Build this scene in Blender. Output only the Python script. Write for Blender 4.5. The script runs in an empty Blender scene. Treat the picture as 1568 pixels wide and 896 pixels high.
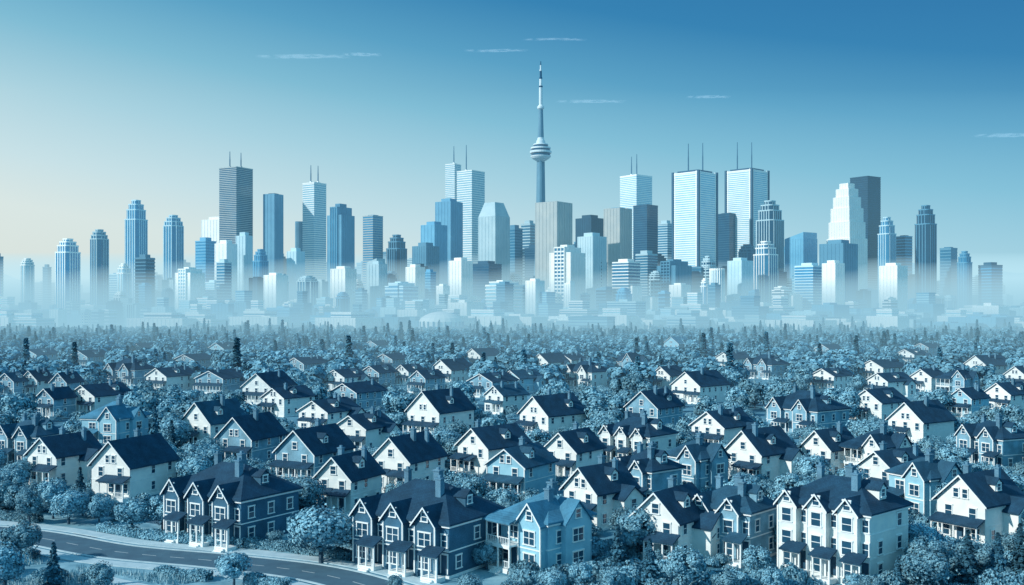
import bpy, math, random
import numpy as np
from mathutils import Vector
random.seed(7); rng=np.random.default_rng(7)
sc=bpy.context.scene
F=1568.0; HC=32.0; Y0=470.0; CX=784.0
def gp(px,py):
    d=F*HC/(py-Y0); return ((px-CX)/F*d, d)
# ---------------------------------------------------------------- materials
def new_mat(name):
    m=bpy.data.materials.new(name); m.use_nodes=True
    nt=m.node_tree; return m,nt,nt.nodes,nt.links,nt.nodes['Principled BSDF']
def mat(name,c1,c2=None,rough=.7,scale=1.0,island=False,bump=0.0,bscale=20,metal=0.0,spec=.4,objvar=0.0):
    m,nt,N,L,b=new_mat(name)
    if c2 is None: c2=[x*.75 for x in c1]
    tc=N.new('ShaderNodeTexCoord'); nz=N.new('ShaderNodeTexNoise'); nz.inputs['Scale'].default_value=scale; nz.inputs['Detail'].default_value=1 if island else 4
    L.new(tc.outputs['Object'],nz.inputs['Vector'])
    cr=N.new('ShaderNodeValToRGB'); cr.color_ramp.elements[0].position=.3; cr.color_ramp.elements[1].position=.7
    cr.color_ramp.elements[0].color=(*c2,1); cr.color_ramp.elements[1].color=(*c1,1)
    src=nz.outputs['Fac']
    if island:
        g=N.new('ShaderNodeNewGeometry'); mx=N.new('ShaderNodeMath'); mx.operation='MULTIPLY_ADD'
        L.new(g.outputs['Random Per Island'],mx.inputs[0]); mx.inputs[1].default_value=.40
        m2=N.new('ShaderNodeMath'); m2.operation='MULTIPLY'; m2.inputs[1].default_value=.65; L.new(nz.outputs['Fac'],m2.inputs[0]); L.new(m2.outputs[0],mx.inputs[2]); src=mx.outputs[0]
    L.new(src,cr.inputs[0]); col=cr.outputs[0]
    if objvar>0:
        oi=N.new('ShaderNodeObjectInfo'); mr=N.new('ShaderNodeMapRange'); mr.inputs['To Min'].default_value=1-objvar; mr.inputs['To Max'].default_value=1+objvar
        L.new(oi.outputs['Random'],mr.inputs['Value']); hs=N.new('ShaderNodeHueSaturation'); L.new(mr.outputs[0],hs.inputs['Value']); L.new(col,hs.inputs['Color']); col=hs.outputs[0]
    L.new(col,b.inputs['Base Color'])
    b.inputs['Roughness'].default_value=rough; b.inputs['Metallic'].default_value=metal; b.inputs['Specular IOR Level'].default_value=spec
    if bump>0:
        n2=N.new('ShaderNodeTexNoise'); n2.inputs['Scale'].default_value=bscale; L.new(tc.outputs['Object'],n2.inputs['Vector'])
        bp=N.new('ShaderNodeBump'); bp.inputs['Strength'].default_value=bump; L.new(n2.outputs['Fac'],bp.inputs['Height']); L.new(bp.outputs[0],b.inputs['Normal'])
    return m
def siding(name,c,dark,step=.22):
    m,nt,N,L,b=new_mat(name)
    tc=N.new('ShaderNodeTexCoord'); sp=N.new('ShaderNodeSeparateXYZ'); L.new(tc.outputs['Object'],sp.inputs[0])
    dv=N.new('ShaderNodeMath'); dv.operation='DIVIDE'; dv.inputs[1].default_value=step; L.new(sp.outputs[2],dv.inputs[0])
    fr=N.new('ShaderNodeMath'); fr.operation='FRACT'; L.new(dv.outputs[0],fr.inputs[0])
    nz=N.new('ShaderNodeTexNoise'); nz.inputs['Scale'].default_value=.7; nz.inputs['Detail'].default_value=6; L.new(tc.outputs['Object'],nz.inputs['Vector'])
    cr=N.new('ShaderNodeValToRGB'); cr.color_ramp.elements[0].position=.3; cr.color_ramp.elements[1].position=.62
    cr.color_ramp.elements[0].color=(*dark,1); cr.color_ramp.elements[1].color=(*c,1); L.new(nz.outputs['Fac'],cr.inputs[0])
    L.new(cr.outputs[0],b.inputs['Base Color'])
    bp=N.new('ShaderNodeBump'); bp.inputs['Strength'].default_value=.5; bp.inputs['Distance'].default_value=.05; L.new(fr.outputs[0],bp.inputs['Height']); L.new(bp.outputs[0],b.inputs['Normal'])
    b.inputs['Roughness'].default_value=.65
    return m
def brickmat(name,c1,c2,mortar,sc_=3.0,w=.5,h=.25):
    m,nt,N,L,b=new_mat(name)
    tc=N.new('ShaderNodeTexCoord'); sp=N.new('ShaderNodeSeparateXYZ'); L.new(tc.outputs['Object'],sp.inputs[0])
    ad=N.new('ShaderNodeMath'); L.new(sp.outputs[0],ad.inputs[0]); L.new(sp.outputs[1],ad.inputs[1])
    cb=N.new('ShaderNodeCombineXYZ'); L.new(ad.outputs[0],cb.inputs[0]); L.new(sp.outputs[2],cb.inputs[1])
    br=N.new('ShaderNodeTexBrick'); br.inputs['Scale'].default_value=sc_; br.inputs['Brick Width'].default_value=w; br.inputs['Row Height'].default_value=h
    br.inputs['Color1'].default_value=(*c1,1); br.inputs['Color2'].default_value=(*c2,1); br.inputs['Mortar'].default_value=(*mortar,1)
    br.inputs['Mortar Size'].default_value=.02
    L.new(cb.outputs[0],br.inputs['Vector'])
    nz=N.new('ShaderNodeTexNoise'); nz.inputs['Scale'].default_value=.5; nz.inputs['Detail'].default_value=6; L.new(tc.outputs['Object'],nz.inputs['Vector'])
    mr=N.new('ShaderNodeMapRange'); mr.inputs['From Min'].default_value=.3; mr.inputs['From Max'].default_value=.7; mr.inputs['To Min'].default_value=.7; mr.inputs['To Max'].default_value=1.25; L.new(nz.outputs['Fac'],mr.inputs['Value'])
    hs=N.new('ShaderNodeHueSaturation'); L.new(mr.outputs[0],hs.inputs['Value']); L.new(br.outputs['Color'],hs.inputs['Color']); L.new(hs.outputs[0],b.inputs['Base Color'])
    b.inputs['Roughness'].default_value=.8; b.inputs['Specular IOR Level'].default_value=.25
    return m
M={}
M['wall_white']=siding('white_siding',(.82,.85,.82),(.70,.76,.76))
M['wall_cream']=siding('cream_stucco',(.74,.79,.77),(.60,.69,.71),.5)
M['wall_pale']=siding('pale_blue_siding',(.30,.58,.70),(.23,.49,.62))
M['wall_mid']=brickmat('blue_grey_brick',(.17,.37,.48),(.13,.31,.43),(.30,.47,.55))
M['wall_dark']=brickmat('dark_slate_brick',(.03,.12,.20),(.022,.095,.165),(.09,.20,.29))
M['roof']=brickmat('dark_shingle',(.016,.068,.122),(.011,.050,.097),(.006,.03,.06),2.2,.35,.3)
M['roof2']=brickmat('slate_shingle',(.028,.105,.17),(.02,.08,.14),(.01,.045,.08),2.2,.35,.3)
M['roof3']=brickmat('pale_shingle',(.07,.24,.36),(.055,.20,.31),(.03,.12,.20),2.2,.35,.3)
M['trim']=mat('white_trim',(.82,.86,.85),(.70,.77,.79),.5,2)
M['glass']=mat('window_glass',(.022,.09,.155),(.014,.055,.10),.08,.4,spec=.8)
M['door']=mat('door_paint',(.03,.10,.17),None,.4,2)
M['chimney']=brickmat('chimney_brick',(.09,.23,.33),(.06,.17,.27),(.2,.34,.42),4)
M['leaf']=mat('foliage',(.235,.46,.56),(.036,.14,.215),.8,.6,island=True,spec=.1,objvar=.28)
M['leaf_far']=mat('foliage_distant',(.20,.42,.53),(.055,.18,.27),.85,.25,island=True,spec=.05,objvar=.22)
M['needle']=mat('needles',(.065,.20,.29),(.014,.06,.10),.8,.8,island=True,spec=.1,objvar=.3)
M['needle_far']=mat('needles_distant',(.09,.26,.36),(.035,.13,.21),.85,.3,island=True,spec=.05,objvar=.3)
M['bark']=mat('bark',(.06,.12,.17),(.025,.06,.095),.9,4,bump=.5)
M['grass']=mat('grass_ground',(.13,.31,.41),(.045,.15,.22),.95,.06,bump=.6,bscale=1.5,spec=.1)
M['lawn']=mat('lawn_grass',(.27,.47,.55),(.11,.26,.34),.95,.35,bump=.8,bscale=5,spec=.1)
M['blade']=mat('tall_grass',(.40,.60,.66),(.10,.25,.33),.85,.5,island=True,spec=.1)
M['asphalt']=mat('asphalt',(.06,.14,.195),(.045,.105,.155),.9,.5,bump=.2,bscale=30)
M['concrete']=mat('concrete_paving',(.46,.59,.64),(.34,.48,.54),.85,.8,bump=.1)
M['paint']=mat('road_paint',(.6,.68,.70),None,.6,2)
M['t_white']=mat('white_cladding',(.88,.88,.84),(.75,.79,.79),.55,.03,objvar=.08)
M['t_pale']=mat('pale_concrete',(.50,.67,.73),(.36,.55,.63),.6,.03,objvar=.22)
M['t_mid']=mat('blue_spandrel',(.12,.35,.50),(.07,.26,.41),.5,.03,objvar=.35)
M['t_dark']=mat('dark_cladding',(.016,.095,.175),(.01,.065,.13),.4,.03,objvar=.2)
M['t_tan']=mat('tan_cladding',(.42,.46,.45),(.31,.38,.40),.5,.03)
M['t_mast']=mat('mast_steel',(.06,.18,.29),None,.5,.1)
M['g_dark']=mat('dark_curtain_glass',(.012,.085,.17),(.008,.05,.11),.15,.05,spec=.8,objvar=.3)
M['g_mid']=mat('blue_curtain_glass',(.045,.24,.40),(.025,.16,.30),.2,.05,spec=.8,objvar=.35)
M['g_pale']=mat('pale_curtain_glass',(.34,.58,.69),(.23,.47,.59),.2,.05,spec=.7,objvar=.15)
# ---------------------------------------------------------------- mesh builder
class MB:
    def __init__(s): s.v=[]; s.f=[]; s.m=[]
    def face(s,pts,mi=0):
        n=len(s.v); s.v+=list(pts); s.f.append(tuple(range(n,n+len(pts)))); s.m.append(mi)
    def box(s,x0,x1,y0,y1,z0,z1,mi=0):
        n=len(s.v)
        s.v+=[(x0,y0,z0),(x1,y0,z0),(x1,y1,z0),(x0,y1,z0),(x0,y0,z1),(x1,y0,z1),(x1,y1,z1),(x0,y1,z1)]
        for f in ((0,3,2,1),(4,5,6,7),(0,1,5,4),(1,2,6,5),(2,3,7,6),(3,0,4,7)):
            s.f.append(tuple(n+i for i in f)); s.m.append(mi)
    def prism(s,poly,z0,z1,mi=0,top=None):
        k=len(poly); n=len(s.v); top=top or poly
        s.v+=[(p[0],p[1],z0) for p in poly]+[(p[0],p[1],z1) for p in top]
        s.f.append(tuple(n+k-1-i for i in range(k))); s.m.append(mi)
        s.f.append(tuple(n+k+i for i in range(k))); s.m.append(mi)
        for i in range(k):
            j=(i+1)%k; s.f.append((n+i,n+j,n+k+j,n+k+i)); s.m.append(mi)
    def slab(s,pts,t,mi=0):
        k=len(pts); n=len(s.v)
        s.v+=[tuple(p) for p in pts]+[(p[0],p[1],p[2]-t) for p in pts]
        s.f.append(tuple(n+i for i in range(k))); s.m.append(mi)
        s.f.append(tuple(n+2*k-1-i for i in range(k))); s.m.append(mi)
        for i in range(k):
            j=(i+1)%k; s.f.append((n+i,n+k+i,n+k+j,n+j)); s.m.append(mi)
    def fbox(s,face,pl,u0,u1,z0,z1,d0,d1,mi=0):
        if face=='F': s.box(u0,u1,pl-d1,pl-d0,z0,z1,mi)
        elif face=='B': s.box(u0,u1,pl+d0,pl+d1,z0,z1,mi)
        elif face=='R': s.box(pl+d0,pl+d1,u0,u1,z0,z1,mi)
        else: s.box(pl-d1,pl-d0,u0,u1,z0,z1,mi)
    def gable(s,x0,x1,y0,y1,z,rise,oh,axis='Y',t=.2,mi=0):
        sw=(lambda p:p) if axis=='Y' else (lambda p:(p[1],p[0],p[2]))
        if axis=='X': x0,x1,y0,y1=y0,y1,x0,x1
        xm=(x0+x1)/2; sl=rise/((x1-x0)/2)
        for sx,xe in ((-1,x0-oh),(1,x1+oh)):
            ze=z-oh*sl+t; zr=z+rise+t
            s.slab([sw(p) for p in ((xe,y0-oh,ze),(xm,y0-oh,zr),(xm,y1+oh,zr),(xe,y1+oh,ze))],t+.04,mi)
    def gwall(s,x0,x1,y0,y1,z0,z,rise,axis='Y',mi=0):
        sw=(lambda p:p) if axis=='Y' else (lambda p:(p[1],p[0],p[2]))
        if axis=='X': x0,x1,y0,y1=y0,y1,x0,x1
        xm=(x0+x1)/2; pr=[(x0,z0),(x1,z0),(x1,z),(xm,z+rise),(x0,z)]
        n=len(s.v); s.v+=[sw((a,y0,b)) for a,b in pr]+[sw((a,y1,b)) for a,b in pr]
        s.f+=[(n,n+1,n+2,n+3,n+4),(n+9,n+8,n+7,n+6,n+5)]; s.m+=[mi,mi]
        for i in range(5):
            j=(i+1)%5; s.f.append((n+i,n+5+i,n+5+j,n+j)); s.m.append(mi)
    def hip(s,x0,x1,y0,y1,z,rise,oh,mi=0):
        X0,X1,Yy0,Yy1=x0-oh,x1+oh,y0-oh,y1+oh; w=X1-X0; l=Yy1-Yy0; h=min(w,l)/2*.92
        if w>=l: r=[(X0+h,(Yy0+Yy1)/2,z+rise),(X1-h,(Yy0+Yy1)/2,z+rise)]
        else: r=[((X0+X1)/2,Yy0+h,z+rise),((X0+X1)/2,Yy1-h,z+rise)]
        e=[(X0,Yy0,z),(X1,Yy0,z),(X1,Yy1,z),(X0,Yy1,z)]
        if w>=l: fs=[(e[0],e[1],r[1],r[0]),(e[1],e[2],r[1]),(e[2],e[3],r[0],r[1]),(e[3],e[0],r[0])]
        else: fs=[(e[0],e[1],r[0]),(e[1],e[2],r[1],r[0]),(e[2],e[3],r[1]),(e[3],e[0],r[0],r[1])]
        for f in fs: s.face(f,mi)
        s.box(X0+.01,X1-.01,Yy0+.01,Yy1-.01,z-.22,z-.005,mi)
    def obj(s,name,mats,parent=None,smooth=False):
        me=bpy.data.meshes.new(name); me.from_pydata(s.v,[],s.f)
        for m in mats: me.materials.append(m)
        me.polygons.foreach_set('material_index',s.m)
        if smooth: me.polygons.foreach_set('use_smooth',[True]*len(s.f))
        me.update(); o=bpy.data.objects.new(name,me); sc.collection.objects.link(o)
        if parent: o.parent=parent
        return o
def cyl(mb,p0,p1,r0,r1,n=8,mi=0):
    p0=Vector(p0); p1=Vector(p1); d=(p1-p0).normalized(); a=d.orthogonal().normalized(); b=d.cross(a); k=len(mb.v)
    for p,r in ((p0,r0),(p1,r1)):
        for i in range(n):
            t=2*math.pi*i/n; mb.v.append(tuple(p+a*math.cos(t)*r+b*math.sin(t)*r))
    for i in range(n):
        j=(i+1)%n; mb.f.append((k+i,k+j,k+n+j,k+n+i)); mb.m.append(mi)
    mb.f.append(tuple(k+n+i for i in range(n))); mb.m.append(mi)
# ---------------------------------------------------------------- houses
HOUSES=[]
class House:
    def __init__(s): s.walls=MB(); s.roof=MB(); s.trim=MB(); s.glass=MB(); s.door=MB(); s.porch=MB(); s.proof=MB(); s.chim=MB()
    def window(s,face,pl,u,z,w=1.0,h=1.5,mull=True):
        s.glass.fbox(face,pl,u-w/2,u+w/2,z,z+h,-.05,.03)
        T=s.trim; b=.13
        T.fbox(face,pl,u-w/2-b,u-w/2,z,z+h,-.05,.10); T.fbox(face,pl,u+w/2,u+w/2+b,z,z+h,-.05,.10)
        T.fbox(face,pl,u-w/2-b-.05,u+w/2+b+.05,z+h,z+h+.18,-.05,.14); T.fbox(face,pl,u-w/2-b-.08,u+w/2+b+.08,z-.12,z,-.05,.18)
        if mull:
            T.fbox(face,pl,u-w/2,u+w/2,z+h*.5-.035,z+h*.5+.035,-.04,.075)
            if w>1.2: T.fbox(face,pl,u-.05,u+.05,z,z+h,-.04,.08)
    def dorr(s,face,pl,u,z,w=1.0,h=2.2):
        s.door.fbox(face,pl,u-w/2,u+w/2,z,z+h,-.05,.05)
        s.trim.fbox(face,pl,u-w/2-.14,u-w/2,z,z+h,-.05,.12); s.trim.fbox(face,pl,u+w/2,u+w/2+.14,z,z+h,-.05,.12); s.trim.fbox(face,pl,u-w/2-.14,u+w/2+.14,z+h,z+h+.2,-.05,.14)
    def porchf(s,x0,x1,y,depth=1.9,h=2.7,two=False):
        P=s.porch; f=.55
        P.box(x0,x1,y-depth,y-.003,0,f)
        xm=x0+(x1-x0)*.5
        for i in range(3): P.box(xm-.7,xm+.7,y-depth-.3*(i+1),y-depth-.3*i-.003,0,f-.16*(i+1)+.02)
        n=max(2,int((x1-x0)/1.4))
        for i in range(n+1):
            x=x0+.12+(x1-x0-.24)*i/n
            P.box(x-.09,x+.09,y-depth+.05,y-depth+.23,f,f+h)
            if two: P.box(x-.08,x+.08,y-depth+.06,y-depth+.22,f+h+.45,f+h+3.0)
        P.box(x0+.05,x1-.05,y-depth+.02,y-depth+.26,f+h,f+h+.25)
        for a,b in ((x0,xm-.75),(xm+.75,x1)):
            P.box(a+.1,b-.1,y-depth+.10,y-depth+.17,f+.85,f+.93); P.box(a+.1,b-.1,y-depth+.10,y-depth+.17,f+.12,f+.18)
            k=max(2,int((b-a)/.28))
            for i in range(k): 
                x=a+.12+(b-a-.24)*i/k; P.box(x,x+.06,y-depth+.11,y-depth+.16,f+.18,f+.85)
        z=f+h+.25
        if two:
            P.box(x0,x1,y-depth,y-.003,z,z+.2); P.box(x0+.05,x1-.05,y-depth+.04,y-depth+.2,z+2.6,z+2.85)
            P.box(x0+.1,x1-.1,y-depth+.10,y-depth+.17,z+1.0,z+1.08)
            k=int((x1-x0)/.3)
            for i in range(k): P.box(x0+.12+i*.3,x0+.18+i*.3,y-depth+.11,y-depth+.16,z+.2,z+1.0)
            z+=2.85
        s.proof.slab([(x0-.25,y-depth-.3,z+.12),(x1+.25,y-depth-.3,z+.12),(x1+.1,y-.003,z+.85),(x0-.1,y-.003,z+.85)],.16)
    def chimney(s,x,y,z0,z1,w=.75):
        s.chim.box(x-w/2,x+w/2,y-w/2,y+w/2,z0,z1); s.chim.box(x-w/2-.1,x+w/2+.1,y-w/2-.1,y+w/2+.1,z1,z1+.18)
        s.chim.box(x-.18,x+.18,y-.18,y+.18,z1+.18,z1+.5)
    def dormerR(s,x1,y,z,rise,half):
        xf=x1-half*.28; zb=z+rise*.28; h=1.25; w=.8
        xb=x1-half*.85
        s.walls.gwall(xb,xf,y-w,y+w,zb-.3,zb+h,.7,'X')
        s.roof.gable(xb,xf,y-w,y+w,zb+h,.7,.18,'X',.1)
        s.window('R',xf,y,zb+.35,.75,.85)
    def finish(s,name,loc,rot,wm,rm):
        e=bpy.data.objects.new(name,None); sc.collection.objects.link(e); e.empty_display_size=2
        e.location=loc; e.rotation_euler=(0,0,rot)
        for nm,b,m in (('walls',s.walls,wm),('roof',s.roof,rm),('window_frames_and_trim',s.trim,M['trim']),('window_panes',s.glass,M['glass']),('door',s.door,M['door']),('porch',s.porch,M['trim']),('porch_roof',s.proof,rm),('chimney',s.chim,M['chimney'])):
            if b.v: b.obj(nm,[m],e)
        return e
def eaves(h,x0,x1,y0,y1,z):
    T=h.trim
    for x in (x0,x1):
        for y in (y0,y1): T.box(x-.1,x+.1,y-.1,y+.1,.35,z-.1)
def houseA(w,L,hw,pitch,R,light=True):
    h=House(); x0,x1,y0,y1=-w/2,w/2,-L/2,L/2; rise=w/2*math.tan(pitch)
    h.walls.gwall(x0,x1,y0,y1,0,hw,rise)
    h.porch.box(x0-.06,x1+.06,y0-.06,y1+.06,0,.34)
    h.roof.gable(x0,x1,y0,y1,hw,rise,.5)
    sl=rise/(w/2)
    for sgn in (-1,1):
        h.trim.slab([(sgn*(w/2+.5),y0-.56,hw-.5*sl+.16),(0,y0-.56,hw+rise+.16),(0,y0-.503,hw+rise+.16),(sgn*(w/2+.5),y0-.503,hw-.5*sl+.16)],.24)
    if not light: eaves(h,x0,x1,y0,y1,hw)
    h.trim.box(x0-.04,x1+.04,y0-.04,y1+.04,2.98,3.1)
    n=3 if w>8.8 else 2
    for i in range(n):
        u=x0+w*(i+.5)/n; h.window('F',y0,u,3.65,.95,1.5)
    if R.random()<.5: h.window('F',y0,0,hw+.55,.95,1.2)
    else: h.window('F',y0,-.65,hw+.4,.7,1.15); h.window('F',y0,.65,hw+.4,.7,1.15)
    k=R.random()
    if k<.75:
        px0,px1=(x0+.1,x1-.1) if k<.35 else ((x0-.2,x0+w*.62) if k<.6 else (x0+w*.38,x1+.2))
        h.porchf(px0,px1,y0,1.8,2.3,two=False)
        h.dorr('F',y0,(px0+px1)/2,.55); 
        if px1-px0>5: h.window('F',y0,px0+1.2,1.1,1.1,1.5); h.window('F',y0,px1-1.2,1.1,1.1,1.5)
        else: h.window('F',y0,(x1-1.5) if k<.6 else (x0+1.5),1.0,1.3,1.5)
    else:
        h.walls.box(x0+.7,x0+w*.5,y0-1.1,y0+.1,0,3.3); h.proof.slab([(x0+.5,y0-1.4,3.35),(x0+w*.5+.2,y0-1.4,3.35),(x0+w*.5,y0-.003,4.0),(x0+.7,y0-.003,4.0)],.12)
        h.window('F',y0-1.1,x0+.7+(w*.5-.7)/2,1.0,1.7,1.6)
        h.porchf(x0+w*.55,x1-.1,y0,1.4,2.3); h.dorr('F',y0,x0+w*.75,.55)
    m=max(3,int(L/3))
    for i in range(m):
        u=y0+L*(i+.5)/m+R.uniform(-.3,.3)
        if R.random()<.8: h.window('R',x1,u,3.75,.85,1.35)
        if R.random()<.65: h.window('R',x1,u,1.0,.85,1.35)
        if R.random()<.6: h.window('L',x0,u,3.75,.9,1.4)
        h.window('B',y1,0,3.7,1,1.4) if i==0 else None
    if R.random()<.6: h.dormerR(x1,y0+L*R.uniform(.35,.7),hw,rise,w/2)
    h.chimney(R.choice((-1,1))*w*.12,y0+L*R.uniform(.2,.8),hw+rise*.5,hw+rise+1.0)
    if R.random()<.5: h.chimney(w*.2,y0+L*R.uniform(.6,.9),hw+rise*.3,hw+rise+.6,.6)
    if R.random()<.3:
        wl=R.uniform(3,4.5); h.walls.gwall(x1-.1,x1+wl*.6,y1-5,y1-.8,0,hw*.8,1.5,'X'); h.roof.gable(x1-.1,x1+wl*.6,y1-5,y1-.8,hw*.8,1.5,.35,'X',.15); h.window('R',x1+wl*.6,y1-2.9,2.9,1,1.3); h.window('R',x1+wl*.6,y1-2.9,.9,1,1.3)
    return h
def houseV(W,L,hw,n,R,twoporch=False,rightgable=False,storeys=2):
    h=House(); x0,x1,y0,y1=-W/2,W/2,-L/2,L/2; rise=min(W,L)*.33
    h.walls.box(x0,x1,y0,y1,0,hw); h.porch.box(x0-.06,x1+.06,y0-.06,y1+.06,0,.34)
    h.roof.hip(x0,x1,y0,y1,hw+.2,rise,.5); h.trim.box(x0-.3,x1+.3,y0-.3,y1+.3,hw-.3,hw-.03)
    h.trim.box(x0-.05,x1+.05,y0-.05,y1+.05,3.1,3.25)
    if storeys==3: h.trim.box(x0-.05,x1+.05,y0-.05,y1+.05,5.9,6.03)
    uw=W/n
    for i in range(n):
        c=x0+uw*(i+.5); bw=min(uw*.62,4.2) if n>1 else W*.45
        bx=c-uw*.08 if n>1 else x1-bw/2-.3
        pr=1.0; yb=y0-pr; gr=bw/2*math.tan(math.radians(50))
        gr=min(gr,rise*.95)
        h.walls.gwall(bx-bw/2,bx+bw/2,yb,y0+L*.42,0,hw+.1,gr); h.roof.gable(bx-bw/2,bx+bw/2,yb,y0+L*.42,hw+.1,gr,.38,'Y',.16)
        sl=gr/(bw/2)
        for sg in (-1,1):
            h.trim.slab([(bx+sg*(bw/2+.38),yb-.45,hw+.1-.38*sl+.16),(bx,yb-.45,hw+.1+gr+.16),(bx,yb-.384,hw+.1+gr+.16),(bx+sg*(bw/2+.38),yb-.384,hw+.1-.38*sl+.16)],.24)
        for sg in (-1,1): h.trim.box(bx+sg*bw/2-.09,bx+sg*bw/2+.09,yb-.09,yb+.09,.34,hw-.35)
        h.window('F',yb,bx,hw+.35,.8,1.0)
        rows=[1.0,3.7] if storeys==2 else [.9,3.5,6.2]
        for rz in rows:
            h.window('F',yb,bx,rz,1.7 if bw>2.8 else 1.2,1.55)
            u=bx+bw/2+ (c+uw/2-bx-bw/2)/2
            if rz>2 and u+.5<x1 and n>1: h.window('F',y0,u,rz,.75,1.4)
        for q in (3.1,5.9) if storeys==3 else (3.1,): h.trim.box(bx-bw/2-.05,bx+bw/2+.05,yb-.05,yb+.3,q,q+.15)
        if n>1:
            a=bx+bw/2-.3; b=min(c+uw/2+.4,x1+.2)
            h.porchf(a-.6,b,yb+.0,1.6,2.3); h.dorr('F',y0,(bx+bw/2+c+uw/2)/2,.55,.9)
    if n==1:
        h.porchf(x0-.3,x1-W*.45-.5,y0,2.4,2.4,two=twoporch); h.dorr('F',y0,x0+W*.3,.55); h.window('F',y0,x0+1.0,1.0,1.1,1.5)
        h.window('F',y0,x0+W*.28,3.9,1.6,1.4)
    m=max(2,int(L/3.6))
    rows=[1.0,3.8] if storeys==2 else [.9,3.5,6.2]
    for i in range(m):
        u=y0+L*(i+.5)/m
        for rz in rows:
            if R.random()<.85: h.window('R',x1,u,rz,.95,1.45)
            h.window('L',x0,u,rz,.95,1.45)
    if rightgable:
        gw=4.4; h.walls.gwall(x1-3.5,x1+.8,-gw/2+.5,gw/2+.5,0,hw,2.3,'X'); h.roof.gable(x1-3.5,x1+.8,-gw/2+.5,gw/2+.5,hw,2.3,.35,'X',.16)
        h.window('R',x1+.8,.5,3.8,1.8,1.5); h.window('R',x1+.8,.5,1.0,1.8,1.5); h.window('R',x1+.8,.5,hw+.3,.8,1.0)
    else: h.dormerR(x1+.3,0,hw+.3,rise,min(W,L)/2*.92)
    h.chimney(x0+W*.55,L*.08,hw+rise*.5,hw+rise+1.3,.9); h.chimney(x1-W*.28,-L*.18,hw+rise*.3,hw+rise+.9,.8)
    if n>1: h.chimney(x0+W*.2,L*.1,hw+rise*.4,hw+rise+.9,.7)
    return h
def theta(px,j=0): return math.radians(-39-math.degrees(math.atan((px-CX)/F))*.8+j)
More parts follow.
